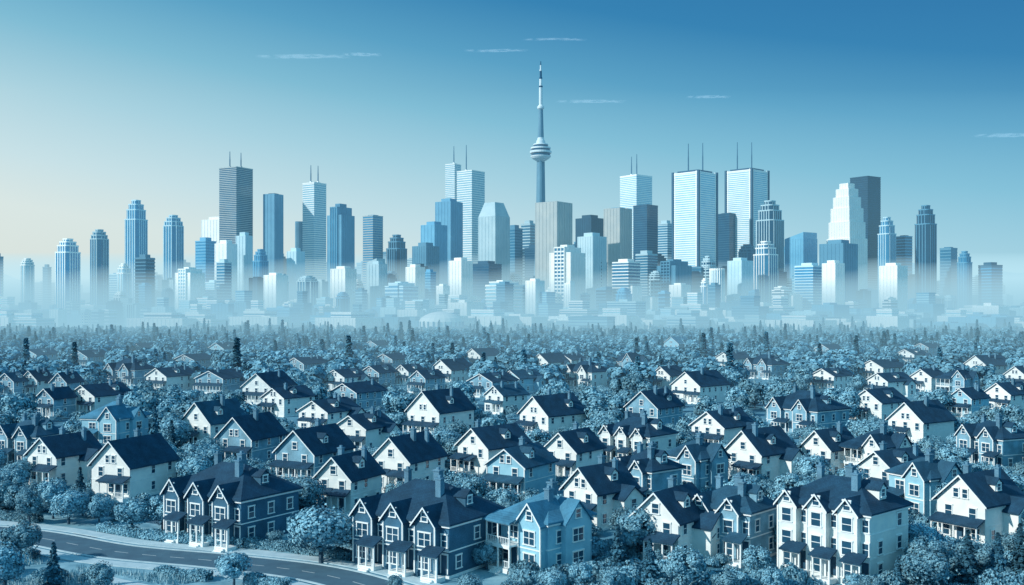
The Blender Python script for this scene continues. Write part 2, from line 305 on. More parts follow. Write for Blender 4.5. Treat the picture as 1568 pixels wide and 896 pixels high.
HL=[
(255,460,832,716,'V3','wall_dark','roof'),(540,775,876,752,'V3','wall_dark','roof'),(765,908,884,776,'V1','wall_pale','roof3'),
(980,1082,868,750,'A','wall_white','roof'),(1058,1190,864,750,'V2','wall_mid','roof2'),(1192,1390,893,760,'V4','wall_cream','roof'),
(1438,1564,842,722,'A','wall_white','roof'),(878,960,815,715,'A','wall_white','roof'),(950,1035,785,706,'V2','wall_mid','roof'),(1020,1112,762,696,'V1','wall_mid','roof2'),
(495,575,790,700,'A','wall_cream','roof'),(570,682,755,672,'A','wall_white','roof'),(147,266,764,677,'A','wall_white','roof'),(50,150,746,672,'A','wall_white','roof'),
(0,100,718,642,'V2','wall_mid','roof2'),(128,226,684,620,'V1','wall_pale','roof3'),(335,436,713,640,'A','wall_mid','roof'),(283,378,688,616,'A','wall_cream','roof2'),
(425,540,740,660,'A','wall_mid','roof'),(512,604,695,640,'A','wall_white','roof'),(460,550,664,616,'A','wall_white','roof'),(405,480,638,595,'A','wall_cream','roof'),
(625,725,670,600,'A','wall_white','roof'),(703,810,730,658,'A','wall_white','roof'),(745,852,766,698,'A','wall_pale','roof2'),(832,925,738,665,'A','wall_white','roof'),
(920,1036,716,655,'V3','wall_cream','roof'),(798,896,671,608,'A','wall_white','roof'),(958,1046,656,600,'A','wall_mid','roof'),(1060,1155,692,632,'A','wall_white','roof'),
(1112,1218,742,660,'A','wall_white','roof'),(1172,1300,666,605,'V2','wall_mid','roof'),(1030,1116,617,570,'A','wall_white','roof'),(1232,1310,736,654,'A','wall_white','roof'),
(1298,1396,740,652,'V1','wall_white','roof'),(1305,1388,647,598,'A','wall_cream','roof'),(1363,1458,682,618,'A','wall_white','roof'),(1470,1575,722,660,'V2','wall_mid','roof'),
(1318,1425,774,708,'A','wall_cream','roof'),(1385,1450,800,724,'V1','wall_pale','roof2'),(1455,1512,640,602,'A','wall_pale','roof'),(1510,1580,632,588,'A','wall_white','roof'),
(0,48,608,572,'A','wall_mid','roof2'),(35,80,606,568,'A','wall_cream','roof'),(60,112,640,607,'A','wall_mid','roof'),(80,125,610,570,'A','wall_mid','roof'),(112,198,634,590,'A','wall_cream','roof'),
(155,243,590,550,'V2','wall_mid','roof'),(108,168,562,537,'A','wall_mid','roof'),(228,298,598,564,'A','wall_cream','roof'),(265,330,568,544,'A','wall_mid','roof'),(312,375,547,525,'A','wall_pale','roof'),
(302,378,602,568,'A','wall_mid','roof'),(373,452,618,572,'A','wall_cream','roof'),(440,500,575,548,'A','wall_mid','roof'),(498,560,600,567,'A','wall_cream','roof'),(508,590,628,598,'A','wall_mid','roof'),
(575,628,567,543,'A','wall_mid','roof'),(553,608,592,563,'A','wall_mid','roof'),(605,650,590,560,'A','wall_cream','roof'),(630,680,602,572,'A','wall_mid','roof'),(660,725,586,551,'A','wall_white','roof'),
(712,768,560,534,'A','wall_cream','roof'),(718,792,608,576,'A','wall_mid','roof'),(770,830,602,570,'A','wall_pale','roof2'),(745,806,634,600,'A','wall_cream','roof2'),(815,870,572,542,'A','wall_white','roof'),
(862,936,594,556,'V2','wall_cream','roof'),(850,898,568,544,'A','wall_cream','roof'),(935,1000,574,543,'V1','wall_mid','roof'),(998,1050,597,562,'A','wall_white','roof'),(1015,1060,540,516,'A','wall_pale','roof3'),
(1095,1150,566,540,'A','wall_cream','roof'),(1135,1212,580,548,'V2','wall_mid','roof'),(1242,1305,598,566,'A','wall_white','roof'),(1318,1385,582,552,'A','wall_white','roof'),(1330,1395,608,576,'A','wall_cream','roof'),
(1395,1448,600,566,'A','wall_white','roof'),(1440,1500,606,568,'V1','wall_mid','roof'),(1372,1420,558,536,'A','wall_cream','roof'),(1480,1545,578,545,'A','wall_cream','roof'),(1400,1440,545,528,'A','wall_mid','roof'),
(30,90,558,535,'A','wall_pale','roof2'),(560,600,540,524,'A','wall_mid','roof'),(1250,1290,548,530,'A','wall_mid','roof'),(1540,1590,596,562,'A','wall_cream','roof'),(200,240,545,528,'A','wall_mid','roof'),
]
wn={'wall_white':'white_siding_house','wall_cream':'stucco_house','wall_pale':'pale_blue_house','wall_mid':'brick_house','wall_dark':'brick_house'}
for i,(a,b,base,top,ty,wm,rm) in enumerate(HL):
    R=random.Random(100+i); d=F*HC/(base-Y0); span=(b-a)/F*d; ht=(base-top)/F*d
    cx=(a+b)/2; dd=d+5.5; X=(cx-CX)/F*dd
    j=R.uniform(-7,7)
    if ty=='A':
        s=span/12.6; s=min(max(s,.80),1.55); w=8.1*s; L=10.8*s
        ht=min(max(ht,8.2),12.8); hw=min(max(ht*.58,5.6),6.9); pitch=math.atan2(max(2.4,min(ht-hw,w/2*.95)),w/2)
        h=houseA(w,L,hw,pitch,R,wm in('wall_white','wall_cream'))
    else:
        n={'V1':1,'V2':2,'V3':3,'V4':3}[ty]; 
        k=span/(0.78+.63*(1.0 if n==1 else .75))
        W=k; L=k*(1.0 if n==1 else .75)
        W=min(max(W,8),16); L=min(max(L,7),12.5)
        hw=6.3 if ty!='V4' else 8.3
        h=houseV(W,L,hw,n,R,twoporch=(n==1 and i%2==0),rightgable=(ty=='V1'),storeys=3 if ty=='V4' else 2)
    nm='victorian_row_house' if ty in('V3','V4') else wn[wm]
    h.finish(nm,(X,dd,0),theta(cx,j),M[wm],M[rm])
    HOUSES.append((X,dd,span,a,b,base,top))
# ---------------------------------------------------------------- ground, road, water
g=MB(); g.face([(-40000,-500,0),(40000,-500,0),(40000,45000,0),(-40000,45000,0)]); g.obj('ground',[M['grass']])
def strip(name,pts,w,z0,z1,m,off=0):
    mb=MB(); P=[Vector((*p,0)) for p in pts]; Ls=[];Rs=[]
    for i,p in enumerate(P):
        t=(P[min(i+1,len(P)-1)]-P[max(i-1,0)]).normalized(); nrm=Vector((-t.y,t.x,0)); c=p+nrm*off
        Ls.append(c+nrm*w/2); Rs.append(c-nrm*w/2)
    for i in range(len(P)-1):
        q=[Rs[i],Rs[i+1],Ls[i+1],Ls[i]]
        if z1-z0<.02: mb.face([(v.x,v.y,z1) for v in q])
        else: mb.prism([(v.x,v.y) for v in q],z0,z1)
    return mb.obj(name,[m])
def spl(pts,n=8):
    out=[]
    P=[pts[0]]+list(pts)+[pts[-1]]
    for i in range(1,len(P)-2):
        for k in range(n):
            t=k/n; a,b,c,d=P[i-1],P[i],P[i+1],P[i+2]
            out.append(tuple(.5*((2*b[q])+(-a[q]+c[q])*t+(2*a[q]-5*b[q]+4*c[q]-d[q])*t*t+(-a[q]+3*b[q]-3*c[q]+d[q])*t**3) for q in (0,1)))
    out.append(pts[-1]); return out
road=spl([(-160,166),(-95,151),(-70,144),(-52,134),(-36,128.5),(-22,122),(-8,109),(8,95)])
strip('road',road,6.4,0,.004,M['asphalt']); strip('sidewalk',road,2.0,0,.13,M['concrete'],off=5.2); strip('sidewalk',road,2.0,0,.13,M['concrete'],off=-5.2)
strip('kerb',road,.3,0,.12,M['concrete'],off=3.35); strip('kerb',road,.3,0,.12,M['concrete'],off=-3.35)
strip('lawn',road,7.5,0,.02,M['lawn'],off=10.5); strip('lawn',road,14,0,.02,M['lawn'],off=-13.5)
mk=MB()
for i in range(0,len(road)-1,2):
    a=Vector((*road[i],0)); b=Vector((*road[i+1],0)); t=(b-a).normalized(); n=Vector((-t.y,t.x,0))*.06
    mk.face([(v.x,v.y,.009) for v in (a-n,b-n,b+n,a+n)])
mk.obj('road_marking',[M['paint']])
side=spl([(-61,142),(-52,152),(-48,168),(-40,190)]); strip('side_road',side,5,0,.008,M['asphalt'])
dv=spl([(-34,133),(-28,139),(-24,150)]); strip('driveway',dv,3.2,0,.025,M['concrete'])
path2=spl([(-48,168),(-90,178),(-140,190)]); strip('garden_path',path2,2.2,0,.016,M['concrete'])
path3=spl([(-50,122),(-40,116),(-28,113.5),(-16,108)]); strip('garden_path',path3,1.8,0,.03,M['concrete'])
OTHER=[side,dv,path2]
lk=mat('lake_water',(.3,.5,.6),(.24,.44,.55),.12,.01,spec=.6)
w_=MB(); w_.face([(-1400,1440,.05),(-400,1440,.05),(-560,1950,.05),(-1700,1950,.05)]); w_.obj('river',[lk])
w_=MB(); w_.face([(900,3300,.05),(9000,3300,.05),(16000,20000,.05),(2500,20000,.05)]); w_.obj('lake',[lk])
hm=MB(); N=90
hillm=mat('hazed_hill_forest',(.22,.42,.54),(.16,.34,.46),.9,.001)  # pale blue of distant haze put into the hill colour
def ridge(x0,x1,y,hf):
    k=len(hm.v)
    for i in range(N+1):
        x=x0+(x1-x0)*i/N; z=hf(i/N); hm.v+= [(x,y-900,-5),(x,y-300,z*.6),(x,y,z),(x,y+900,-5)]
    for i in range(N):
        for q in range(3): hm.f.append((k+4*i+q,k+4*i+4+q,k+4*i+5+q,k+4*i+1+q)); hm.m.append(0)
ridge(-6000,-1500,9000,lambda t:(380+60*math.sin(t*9)+35*math.sin(t*23+1)+12*math.sin(t*61))*max(0,1-t)**.6)
ridge(2500,7000,9000,lambda t:(360+40*math.sin(t*8+2)+25*math.sin(t*21)+9*math.sin(t*55))*min(1,t*2.5)**.7)
hm.obj('hills',[hillm],smooth=True)
# ---------------------------------------------------------------- vegetation meshes
def leafmesh(name,cent,nor,size,mt,trunk=None,asp=1.0):
    n=len(cent); nor=nor/np.linalg.norm(nor,axis=1,keepdims=True)
    r=rng.normal(size=(n,3)); a=np.cross(nor,r); a/=np.linalg.norm(a,axis=1,keepdims=True); b=np.cross(nor,a)
    s=(size*rng.uniform(.6,1.3,n))[:,None]
    v=np.stack([cent-a*s*.5*asp-b*s*.3,cent+a*s*.2-b*s*.55,cent+a*s*.6*asp+b*s*.15,cent-a*s*.1+b*s*.6],1).reshape(-1,3)
    verts=v.tolist(); faces=np.arange(n*4).reshape(-1,4).tolist(); mi=[0]*n
    if trunk:
        k=len(verts); verts+=[list(p) for p in trunk.v]; faces+=[[k+i for i in f] for f in trunk.f]; mi+=[1]*len(trunk.f)
    me=bpy.data.meshes.new(name); me.from_pydata(verts,[],faces); me.materials.append(mt); me.materials.append(M['bark'])
    me.polygons.foreach_set('material_index',mi); me.update(); return me
def decid(name,nleaf,ls,seed,mt,H=7.0,Rr=2.9,nl=16):
    r=np.random.default_rng(seed); cz=H*.58
    tr=MB(); cyl(tr,(0,0,-.1),(.1,0,H*.35),.24,.17); lobes=[]
    for i in range(nl):
        u=r.normal(size=3); u/=np.linalg.norm(u); u[2]=u[2]*.9+.05
        rad=r.uniform(.45,.78); c=np.array([u[0]*Rr*rad,u[1]*Rr*rad,cz+u[2]*H*.38*rad]); R_=Rr*r.uniform(.28,.48); lobes.append((c,R_))
        if i<7: cyl(tr,(.1,0,H*.3),tuple(c),.1,.03,5)
    cs=[];ns=[]
    for c,R_ in lobes:
        k=int(nleaf/nl); u=r.normal(size=(k,3)); u/=np.linalg.norm(u,axis=1,keepdims=True)
        rr=R_*(1-np.abs(r.normal(0,.16,k)))[:,None]*np.array([1,1,.9]); p=c+u*rr
        out=p-np.array([0,0,cz-.5]); out/=np.linalg.norm(out,axis=1,keepdims=True)
        cs.append(p); ns.append(u*1.1+out*.6+r.normal(size=(k,3))*.27)
    k=nleaf//12; u=r.normal(size=(k,3)); u/=np.linalg.norm(u,axis=1,keepdims=True)
    cs.append(np.array([0,0,cz])+u*np.array([Rr,Rr,H*.38])*r.uniform(.7,1.05,(k,1))); ns.append(u+r.normal(size=(k,3))*.5)
    return leafmesh(name,np.concatenate(cs),np.concatenate(ns),ls,mt,tr)
def conif(name,nleaf,ls,seed,H=9.0,Rr=1.9,mt='needle'):
    r=np.random.default_rng(seed); tr=MB(); cyl(tr,(0,0,-.1),(0,0,H*.95),.2,.03,6)
    t=r.uniform(0,1,nleaf)**1.4; tiers=13; tq=(np.floor(t*tiers)+r.uniform(0,.55,nleaf))/tiers
    phi=r.uniform(0,2*math.pi,nleaf); nb=9; ph=(np.round(phi/(2*math.pi)*nb)+r.normal(0,.13,nleaf)+np.floor(t*tiers)*.37)/nb*2*math.pi
    Rm=Rr*(1-tq)**.85*(.85+.3*np.sin(np.floor(t*tiers)*2.1+ph*1.0)); q=r.uniform(.15,1,nleaf)**.6; rad=Rm*q
    z=H*.08+tq*H*.92-rad*.28
    p=np.stack([rad*np.cos(ph),rad*np.sin(ph),z],1); n=np.stack([np.cos(ph)*.6,np.sin(ph)*.6,np.full(nleaf,.8)],1)+r.normal(size=(nleaf,3))*.35
    return leafmesh(name,p,n,ls*(1.0 if mt=='needle' else 1.0),M[mt],tr,1.3)
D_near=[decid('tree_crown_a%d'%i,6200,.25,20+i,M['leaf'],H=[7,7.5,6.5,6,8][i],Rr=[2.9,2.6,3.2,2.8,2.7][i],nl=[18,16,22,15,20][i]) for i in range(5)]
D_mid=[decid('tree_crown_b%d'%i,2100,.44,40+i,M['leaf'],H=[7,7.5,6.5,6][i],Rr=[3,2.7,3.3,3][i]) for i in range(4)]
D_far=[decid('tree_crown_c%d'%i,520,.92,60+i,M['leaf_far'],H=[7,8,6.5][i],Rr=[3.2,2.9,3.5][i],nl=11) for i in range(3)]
C_near=[conif('conifer_a%d'%i,4600,.34,80+i,H=8.5,Rr=[2.0,1.7][i]) for i in range(2)]
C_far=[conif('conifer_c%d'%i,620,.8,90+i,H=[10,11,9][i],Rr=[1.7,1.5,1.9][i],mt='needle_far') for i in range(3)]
def bushmesh(name,n,ls,seed,mt):
    r=np.random.default_rng(seed); cs=[];ns=[]
    for i in range(6):
        c=np.array([r.uniform(-.7,.7),r.uniform(-.7,.7),r.uniform(.4,.8)]); u=r.normal(size=(n//6,3)); u/=np.linalg.norm(u,axis=1,keepdims=True); u[:,2]=np.abs(u[:,2])-.25
        cs.append(c+u*r.uniform(.55,.85)); ns.append(u+r.normal(size=u.shape)*.35)
    return leafmesh(name,np.concatenate(cs),np.concatenate(ns),ls,mt)
B_near=[bushmesh('bush_leaves_%d'%i,1100,.17,110+i,M['leaf']) for i in range(3)]
def put(name,me,x,y,s,sz=None,col=None):
    o=bpy.data.objects.new(name,me); (col or sc.collection).objects.link(o); o.location=(x,y,0); o.rotation_euler=(0,0,random.uniform(0,6.28)); o.scale=(s,s,(sz or s)); return o
def dist_pl(x,y,pl):
    m=1e9
    for i in range(len(pl)-1):
        ax,ay=pl[i]; bx,by=pl[i+1]; dx,dy=bx-ax,by-ay; t=max(0,min(1,((x-ax)*dx+(y-ay)*dy)/(dx*dx+dy*dy+1e-9)))
        m=min(m,math.hypot(x-ax-t*dx,y-ay-t*dy))
    return m
def road_y(x): return float(np.interp(x,[p[0] for p in road],[p[1] for p in road]))
def clear(x,y,r,roadm=9,frontal=True,th=6):
    if y<230:
        dr=dist_pl(x,y,road)
        if dr<roadm+r: return False
        if frontal and x<2 and y<road_y(x)+1: return False
        for p in OTHER:
            if dist_pl(x,y,p)<2.5+r: return False
    pb=Y0+F*HC/y; ps=CX+F*x/y; pw=F*r/y; ph=F*th/y
    for (hx,hy,sp,a,b,base,top) in HOUSES:
        if math.hypot(x-hx,y-hy)<sp*.46+r*.8: return False
        if frontal and hy>y and a-pw*.6<ps<b+pw*.6:
            if pb-ph < base-(base-top)*.30 and pb>base-5: return False
    return True
placed=[]
def far_enough(x,y,r):
    for a,b,c in placed:
        if abs(a-x)<r+c and math.hypot(a-x,b-y)<(r+c)*.72: return False
    return True
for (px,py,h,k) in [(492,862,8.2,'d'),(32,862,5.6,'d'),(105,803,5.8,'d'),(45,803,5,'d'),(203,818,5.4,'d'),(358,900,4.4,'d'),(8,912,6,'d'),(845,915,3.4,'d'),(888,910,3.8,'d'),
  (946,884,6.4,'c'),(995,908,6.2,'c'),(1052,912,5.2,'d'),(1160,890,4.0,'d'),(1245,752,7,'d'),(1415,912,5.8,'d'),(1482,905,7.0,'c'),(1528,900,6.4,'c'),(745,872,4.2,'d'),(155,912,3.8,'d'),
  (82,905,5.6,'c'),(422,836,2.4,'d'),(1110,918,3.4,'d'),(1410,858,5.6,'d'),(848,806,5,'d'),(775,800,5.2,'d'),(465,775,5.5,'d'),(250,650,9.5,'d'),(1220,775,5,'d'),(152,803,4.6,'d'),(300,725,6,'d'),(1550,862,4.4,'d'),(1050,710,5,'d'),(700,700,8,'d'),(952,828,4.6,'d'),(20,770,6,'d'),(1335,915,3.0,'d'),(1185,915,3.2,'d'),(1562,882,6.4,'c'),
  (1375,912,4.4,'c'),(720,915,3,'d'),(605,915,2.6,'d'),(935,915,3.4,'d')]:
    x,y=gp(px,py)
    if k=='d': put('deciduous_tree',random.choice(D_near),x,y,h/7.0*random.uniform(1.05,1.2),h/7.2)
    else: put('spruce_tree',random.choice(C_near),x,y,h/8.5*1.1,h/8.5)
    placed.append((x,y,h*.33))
cnt=0
for it in range(9000):
    y=118*math.exp(random.random()*math.log(470/118)); x=random.uniform(-.54,.54)*y
    h=random.uniform(4.5,7.8) if y<200 else random.uniform(5.5,10); con=random.random()<.06
    r=h*.42
    if not clear(x,y,r*.6,8.5,True,h): continue
    if not far_enough(x,y,r): continue
    placed.append((x,y,r)); cnt+=1
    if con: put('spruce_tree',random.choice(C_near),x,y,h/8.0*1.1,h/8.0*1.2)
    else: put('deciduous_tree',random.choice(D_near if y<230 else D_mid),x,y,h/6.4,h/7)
    if cnt>600: break
def finish_coll(c,name):
    e=bpy.data.objects.new(name,None); e.instance_type='COLLECTION'; e.instance_collection=c; sc.collection.objects.link(e)
c=bpy.data.collections.new('shrub_set'); k=0
for it in range(9000):
    y=112*math.exp(random.random()*math.log(420/112)); x=random.uniform(-.54,.54)*y; s=random.uniform(.7,1.7)
    if not clear(x,y,s,6.0 if y<160 else 7,False): continue
    if y<165 and x<0 and dist_pl(x,y,road)<13: continue
    if y<118 and x<-5: continue
    put('shrub',random.choice(B_near),x,y,s,s*random.uniform(.8,1.3),c); k+=1
    if k>2000: break
finish_coll(c,'shrubs')
c=bpy.data.collections.new('distant_tree_set'); k=0
for it in range(20000):
    y=380*math.exp(random.random()**1.1*math.log(1480/380)); x=random.uniform(-.56,.56)*y
    if x<-400*y/1440 and y>1380: continue
    if y<700:
        if not clear(x,y,3,8.5,True,8): continue
    clump=math.sin(x*.021+y*.006)+math.sin(x*.009-y*.013+2)
    isC=random.random()<(0.05 if y<620 else (.34 if clump>0 else .13))
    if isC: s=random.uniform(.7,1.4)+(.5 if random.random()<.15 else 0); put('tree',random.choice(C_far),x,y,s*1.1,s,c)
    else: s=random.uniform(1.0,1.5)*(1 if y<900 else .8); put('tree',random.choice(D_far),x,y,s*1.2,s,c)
    k+=1
    if k>4600: break
finish_coll(c,'distant_trees')
def hedge(x0,y0,x1,y1,h=1.2,w=1.1):
    Lh=math.hypot(x1-x0,y1-y0); n=int(Lh*420); r=rng
    t=r.uniform(0,Lh,n); side_=r.integers(0,3,n); a=r.uniform(-w/2,w/2,n); z=r.uniform(0,h,n)
    px=np.where(side_==0,a,np.where(side_==1,-w/2,w/2))+r.normal(0,.06,n); pz=np.where(side_==0,h,z)+r.normal(0,.07,n)+.12*np.sin(t*1.3)
    nn=np.stack([np.zeros(n),np.where(side_==0,0,np.where(side_==1,-1,1)),np.where(side_==0,1,.2)],1)+r.normal(size=(n,3))*.5
    me=leafmesh('hedge_leaves',np.stack([t,px,pz],1),nn,.2,M['leaf'])
    o=bpy.data.objects.new('hedge',me); sc.collection.objects.link(o); o.location=(x0,y0,0); o.rotation_euler=(0,0,math.atan2(y1-y0,x1-x0))
def offp(i,o):
    p=Vector((*road[i],0)); t=(Vector((*road[min(i+1,len(road)-1)],0))-Vector((*road[i-1],0))).normalized(); q=p+Vector((-t.y,t.x,0))*o; return (q.x,q.y)
for i0,i1,o in ((9,12,7.6),(12,15,7.4),(19,23,7.5),(23,27,7.4),(27,31,7.2),(31,35,7.6),(35,39,7.2),(12,16,-7.6),(17,22,-7.8),(30,34,-8.2),(37,41,-7.8)):
    hedge(*offp(i0,o),*offp(i1,o),h=random.uniform(.9,1.5),w=random.uniform(1,1.5))
n=42000; gx=rng.uniform(-75,-8,n); gy=rng.uniform(104,138,n)
patch=np.sin(gx*.35+gy*.2)+np.sin(gx*.13-gy*.41)
keep=[i for i in range(n) if 8.5<dist_pl(gx[i],gy[i],road) and gy[i]<road_y(gx[i])-6 and dist_pl(gx[i],gy[i],path3)>1.6 and patch[i]>-.9]
gx=gx[keep]; gy=gy[keep]; n=len(gx); hh=rng.uniform(.3,.95,n); an=rng.uniform(0,6.28,n)
V=[];Fc=[]
for i in range(n):
    dx,dy=math.cos(an[i])*.07,math.sin(an[i])*.07; lx,ly=rng.normal(0,.15,2); q=len(V)
    V+=[(gx[i]-dx,gy[i]-dy,0),(gx[i]+dx,gy[i]+dy,0),(gx[i]+lx,gy[i]+ly,hh[i])]; Fc.append((q,q+1,q+2))
me=bpy.data.meshes.new('tall_grass'); me.from_pydata(V,[],Fc); me.materials.append(M['blade']); o=bpy.data.objects.new('tall_grass',me); sc.collection.objects.link(o)
# ---------------------------------------------------------------- city
def poly(sx,sy,ch=0):
    a,b=sx/2,sy/2
    if ch<=0: return [(-a,-b),(a,-b),(a,b),(-a,b)]
    c=ch*min(sx,sy); return [(-a+c,-b),(a-c,-b),(a,-b+c),(a,b-c),(a-c,b),(-a+c,b),(-a,b-c),(-a,-b+c)]
def section(B,sx,sy,z0,z1,kind,fh,ch=0,roof=True):
    B.prism(poly(sx,sy,ch),z0,z1,0)
    if kind in('bands','grid','balcony'):
        z=z0+fh*.3; e=.7 if kind!='balcony' else 1.7; th=fh*(.42 if kind!='balcony' else .3)
        while z+th<z1-.5:
            B.prism(poly(sx+e,sy+e,ch),z,z+th,1); z+=fh
    if kind in('piers','grid') :
        n=max(3,int(sx/(6 if kind=='piers' else 8))); pw=1.6
        for i in range(n+1):
            u=-sx/2+sx*i/n; u=max(-sx/2+pw/2-.4,min(sx/2-pw/2+.4,u))
            if ch and abs(u)>sx/2-ch*sx: continue
            B.box(u-pw/2,u+pw/2,-sy/2-.9,sy/2+.9,z0,z1-.02,1)
            v=u*sy/sx; B.box(-sx/2-.9,sx/2+.9,v-pw/2,v+pw/2,z0,z1-.05,1)
    if roof: B.prism(poly(sx+1.0,sy+1.0,ch),z1-1.8,z1+.6,1)
def tower(a,b,top,d,shape='box',kind='bands',fr='t_pale',gl='g_mid',fh=7,name='office_tower',ant=None,jit=None,asp=1.0):
    W=(b-a)/F*d; cx=(a+b)/2; H=HC+(Y0-top)/F*d; B=MB(); s=W/1.40; sx=s*(2*asp/(1+asp)); sy=s*(2/(1+asp))
    R=random.Random(int(a*7+b*13+top))
    fh=fh*R.uniform(.8,1.0)
    if shape=='box':
        mh=min(8,H*.05); section(B,sx,sy,0,H-mh,kind,fh); B.box(-sx*.28,sx*.3,-sy*.3,sy*.25,H-mh,H,1); B.box(-sx*.42,-sx*.3,sy*.1,sy*.35,H-mh,H-mh*.4,0)
    elif shape=='flat':
        section(B,sx,sy,0,H-.6,kind,fh); B.box(-sx*.3,sx*.25,-sy*.2,sy*.3,H-.5,H+2.2,0)
    elif shape=='step':
        for k,p,q in [(1,.0,.60),(.9,.60,.72),(.8,.72,.82),(.68,.82,.90),(.54,.90,.96),(.36,.96,1)]: section(B,sx*k,sy*k,H*p,H*q,kind,fh)
    elif shape=='step2':
        for k,p,q in [(1,0,.84),(.84,.84,.92),(.66,.92,.965),(.4,.965,1)]: section(B,sx*k,sy*k,H*p,H*q,kind,fh,.12)
    elif shape=='round':
        for k,p,q in [(1,0,.90),(.9,.90,.94),(.72,.94,.975),(.45,.975,1)]: section(B,sx*k,sy*k,H*p,H*q,kind,fh,.2)
    elif shape=='slope':
        section(B,sx,sy,0,H*.88,kind,fh,0); B.prism(poly(sx*1.0,sy*1.0),H*.88+.7,H,1,top=[(x*.62,y*.62) for x,y in poly(sx,sy)])
    elif shape=='wedge':
        section(B,sx,sy,0,H*.93,kind,fh); p=poly(sx,sy)
        B.slab([(p[0][0],p[0][1],H*.93+1),(p[1][0],p[1][1],H),(p[2][0],p[2][1],H),(p[3][0],p[3][1],H*.93+1)],H*.07,1)
    elif shape=='bundle':
        section(B,sx,sy,0,H*.9,kind,fh)
        section(B,sx*.5,sy*1.12,0,H*.97,kind,fh); section(B,sx*.3,sy*.5,H*.9,H,kind,fh)
    elif shape=='cyl':
        pl=[(math.cos(t*math.pi/10)*s*.62,math.sin(t*math.pi/10)*s*.62) for t in range(20)]; B.prism(pl,0,H,0)
        for t in range(20): x,y=pl[t]; B.box(x-.8,x+.8,y-.8,y+.8,0,H+1,1)
        B.prism([(x*1.05,y*1.05) for x,y in pl],H-3,H+.5,1)
    elif shape=='twin':
        section(B,sx,sy,0,H-1,'bands',fh)
        for (x,y) in ((-1,-1),(1,-1),(1,1),(-1,1)):
            B.box(x*(sx/2)-2.2,x*(sx/2)+2.2,y*(sy/2)-2.2,y*(sy/2)+2.2,0,H+2,2)
            B.box(x*(sx/2-5.2)-1.2,x*(sx/2-5.2)+1.2,y*(sy/2-.3)-1.0,y*(sy/2-.3)+1.0,0,H+1,1); B.box(x*(sx/2-.3)-1,x*(sx/2-.3)+1,y*(sy/2-5.2)-1.2,y*(sy/2-5.2)+1.2,0,H+1,1)
        B.box(-sx*.4,sx*.4,-sy*.4,sy*.4,H-1,H+4,2)
    th=theta(cx,jit if jit is not None else R.uniform(-6,6))
    X=(cx-CX)/F*d
    if ant:
        for ax,at in ant:
            off=((ax-CX)/F*d)-X; lx=off*math.cos(-th); ly=off*math.sin(-th); ah=HC+(Y0-at)/F*d
            k=1.4; cyl(B,(lx,ly,H-3),(lx,ly,H+(ah-H)*.55),k,k*.9,6,3); cyl(B,(lx,ly,H+(ah-H)*.55),(lx,ly,ah),k*.8,k*.5,6,3); B.box(lx-2,lx+2,ly-2,ly+2,H-1,H+5,1)
    o=B.obj(name,[M[gl],M[fr],M['t_dark'],M['t_mast']]); o.location=(X,d,0); o.rotation_euler=(0,0,th); return o
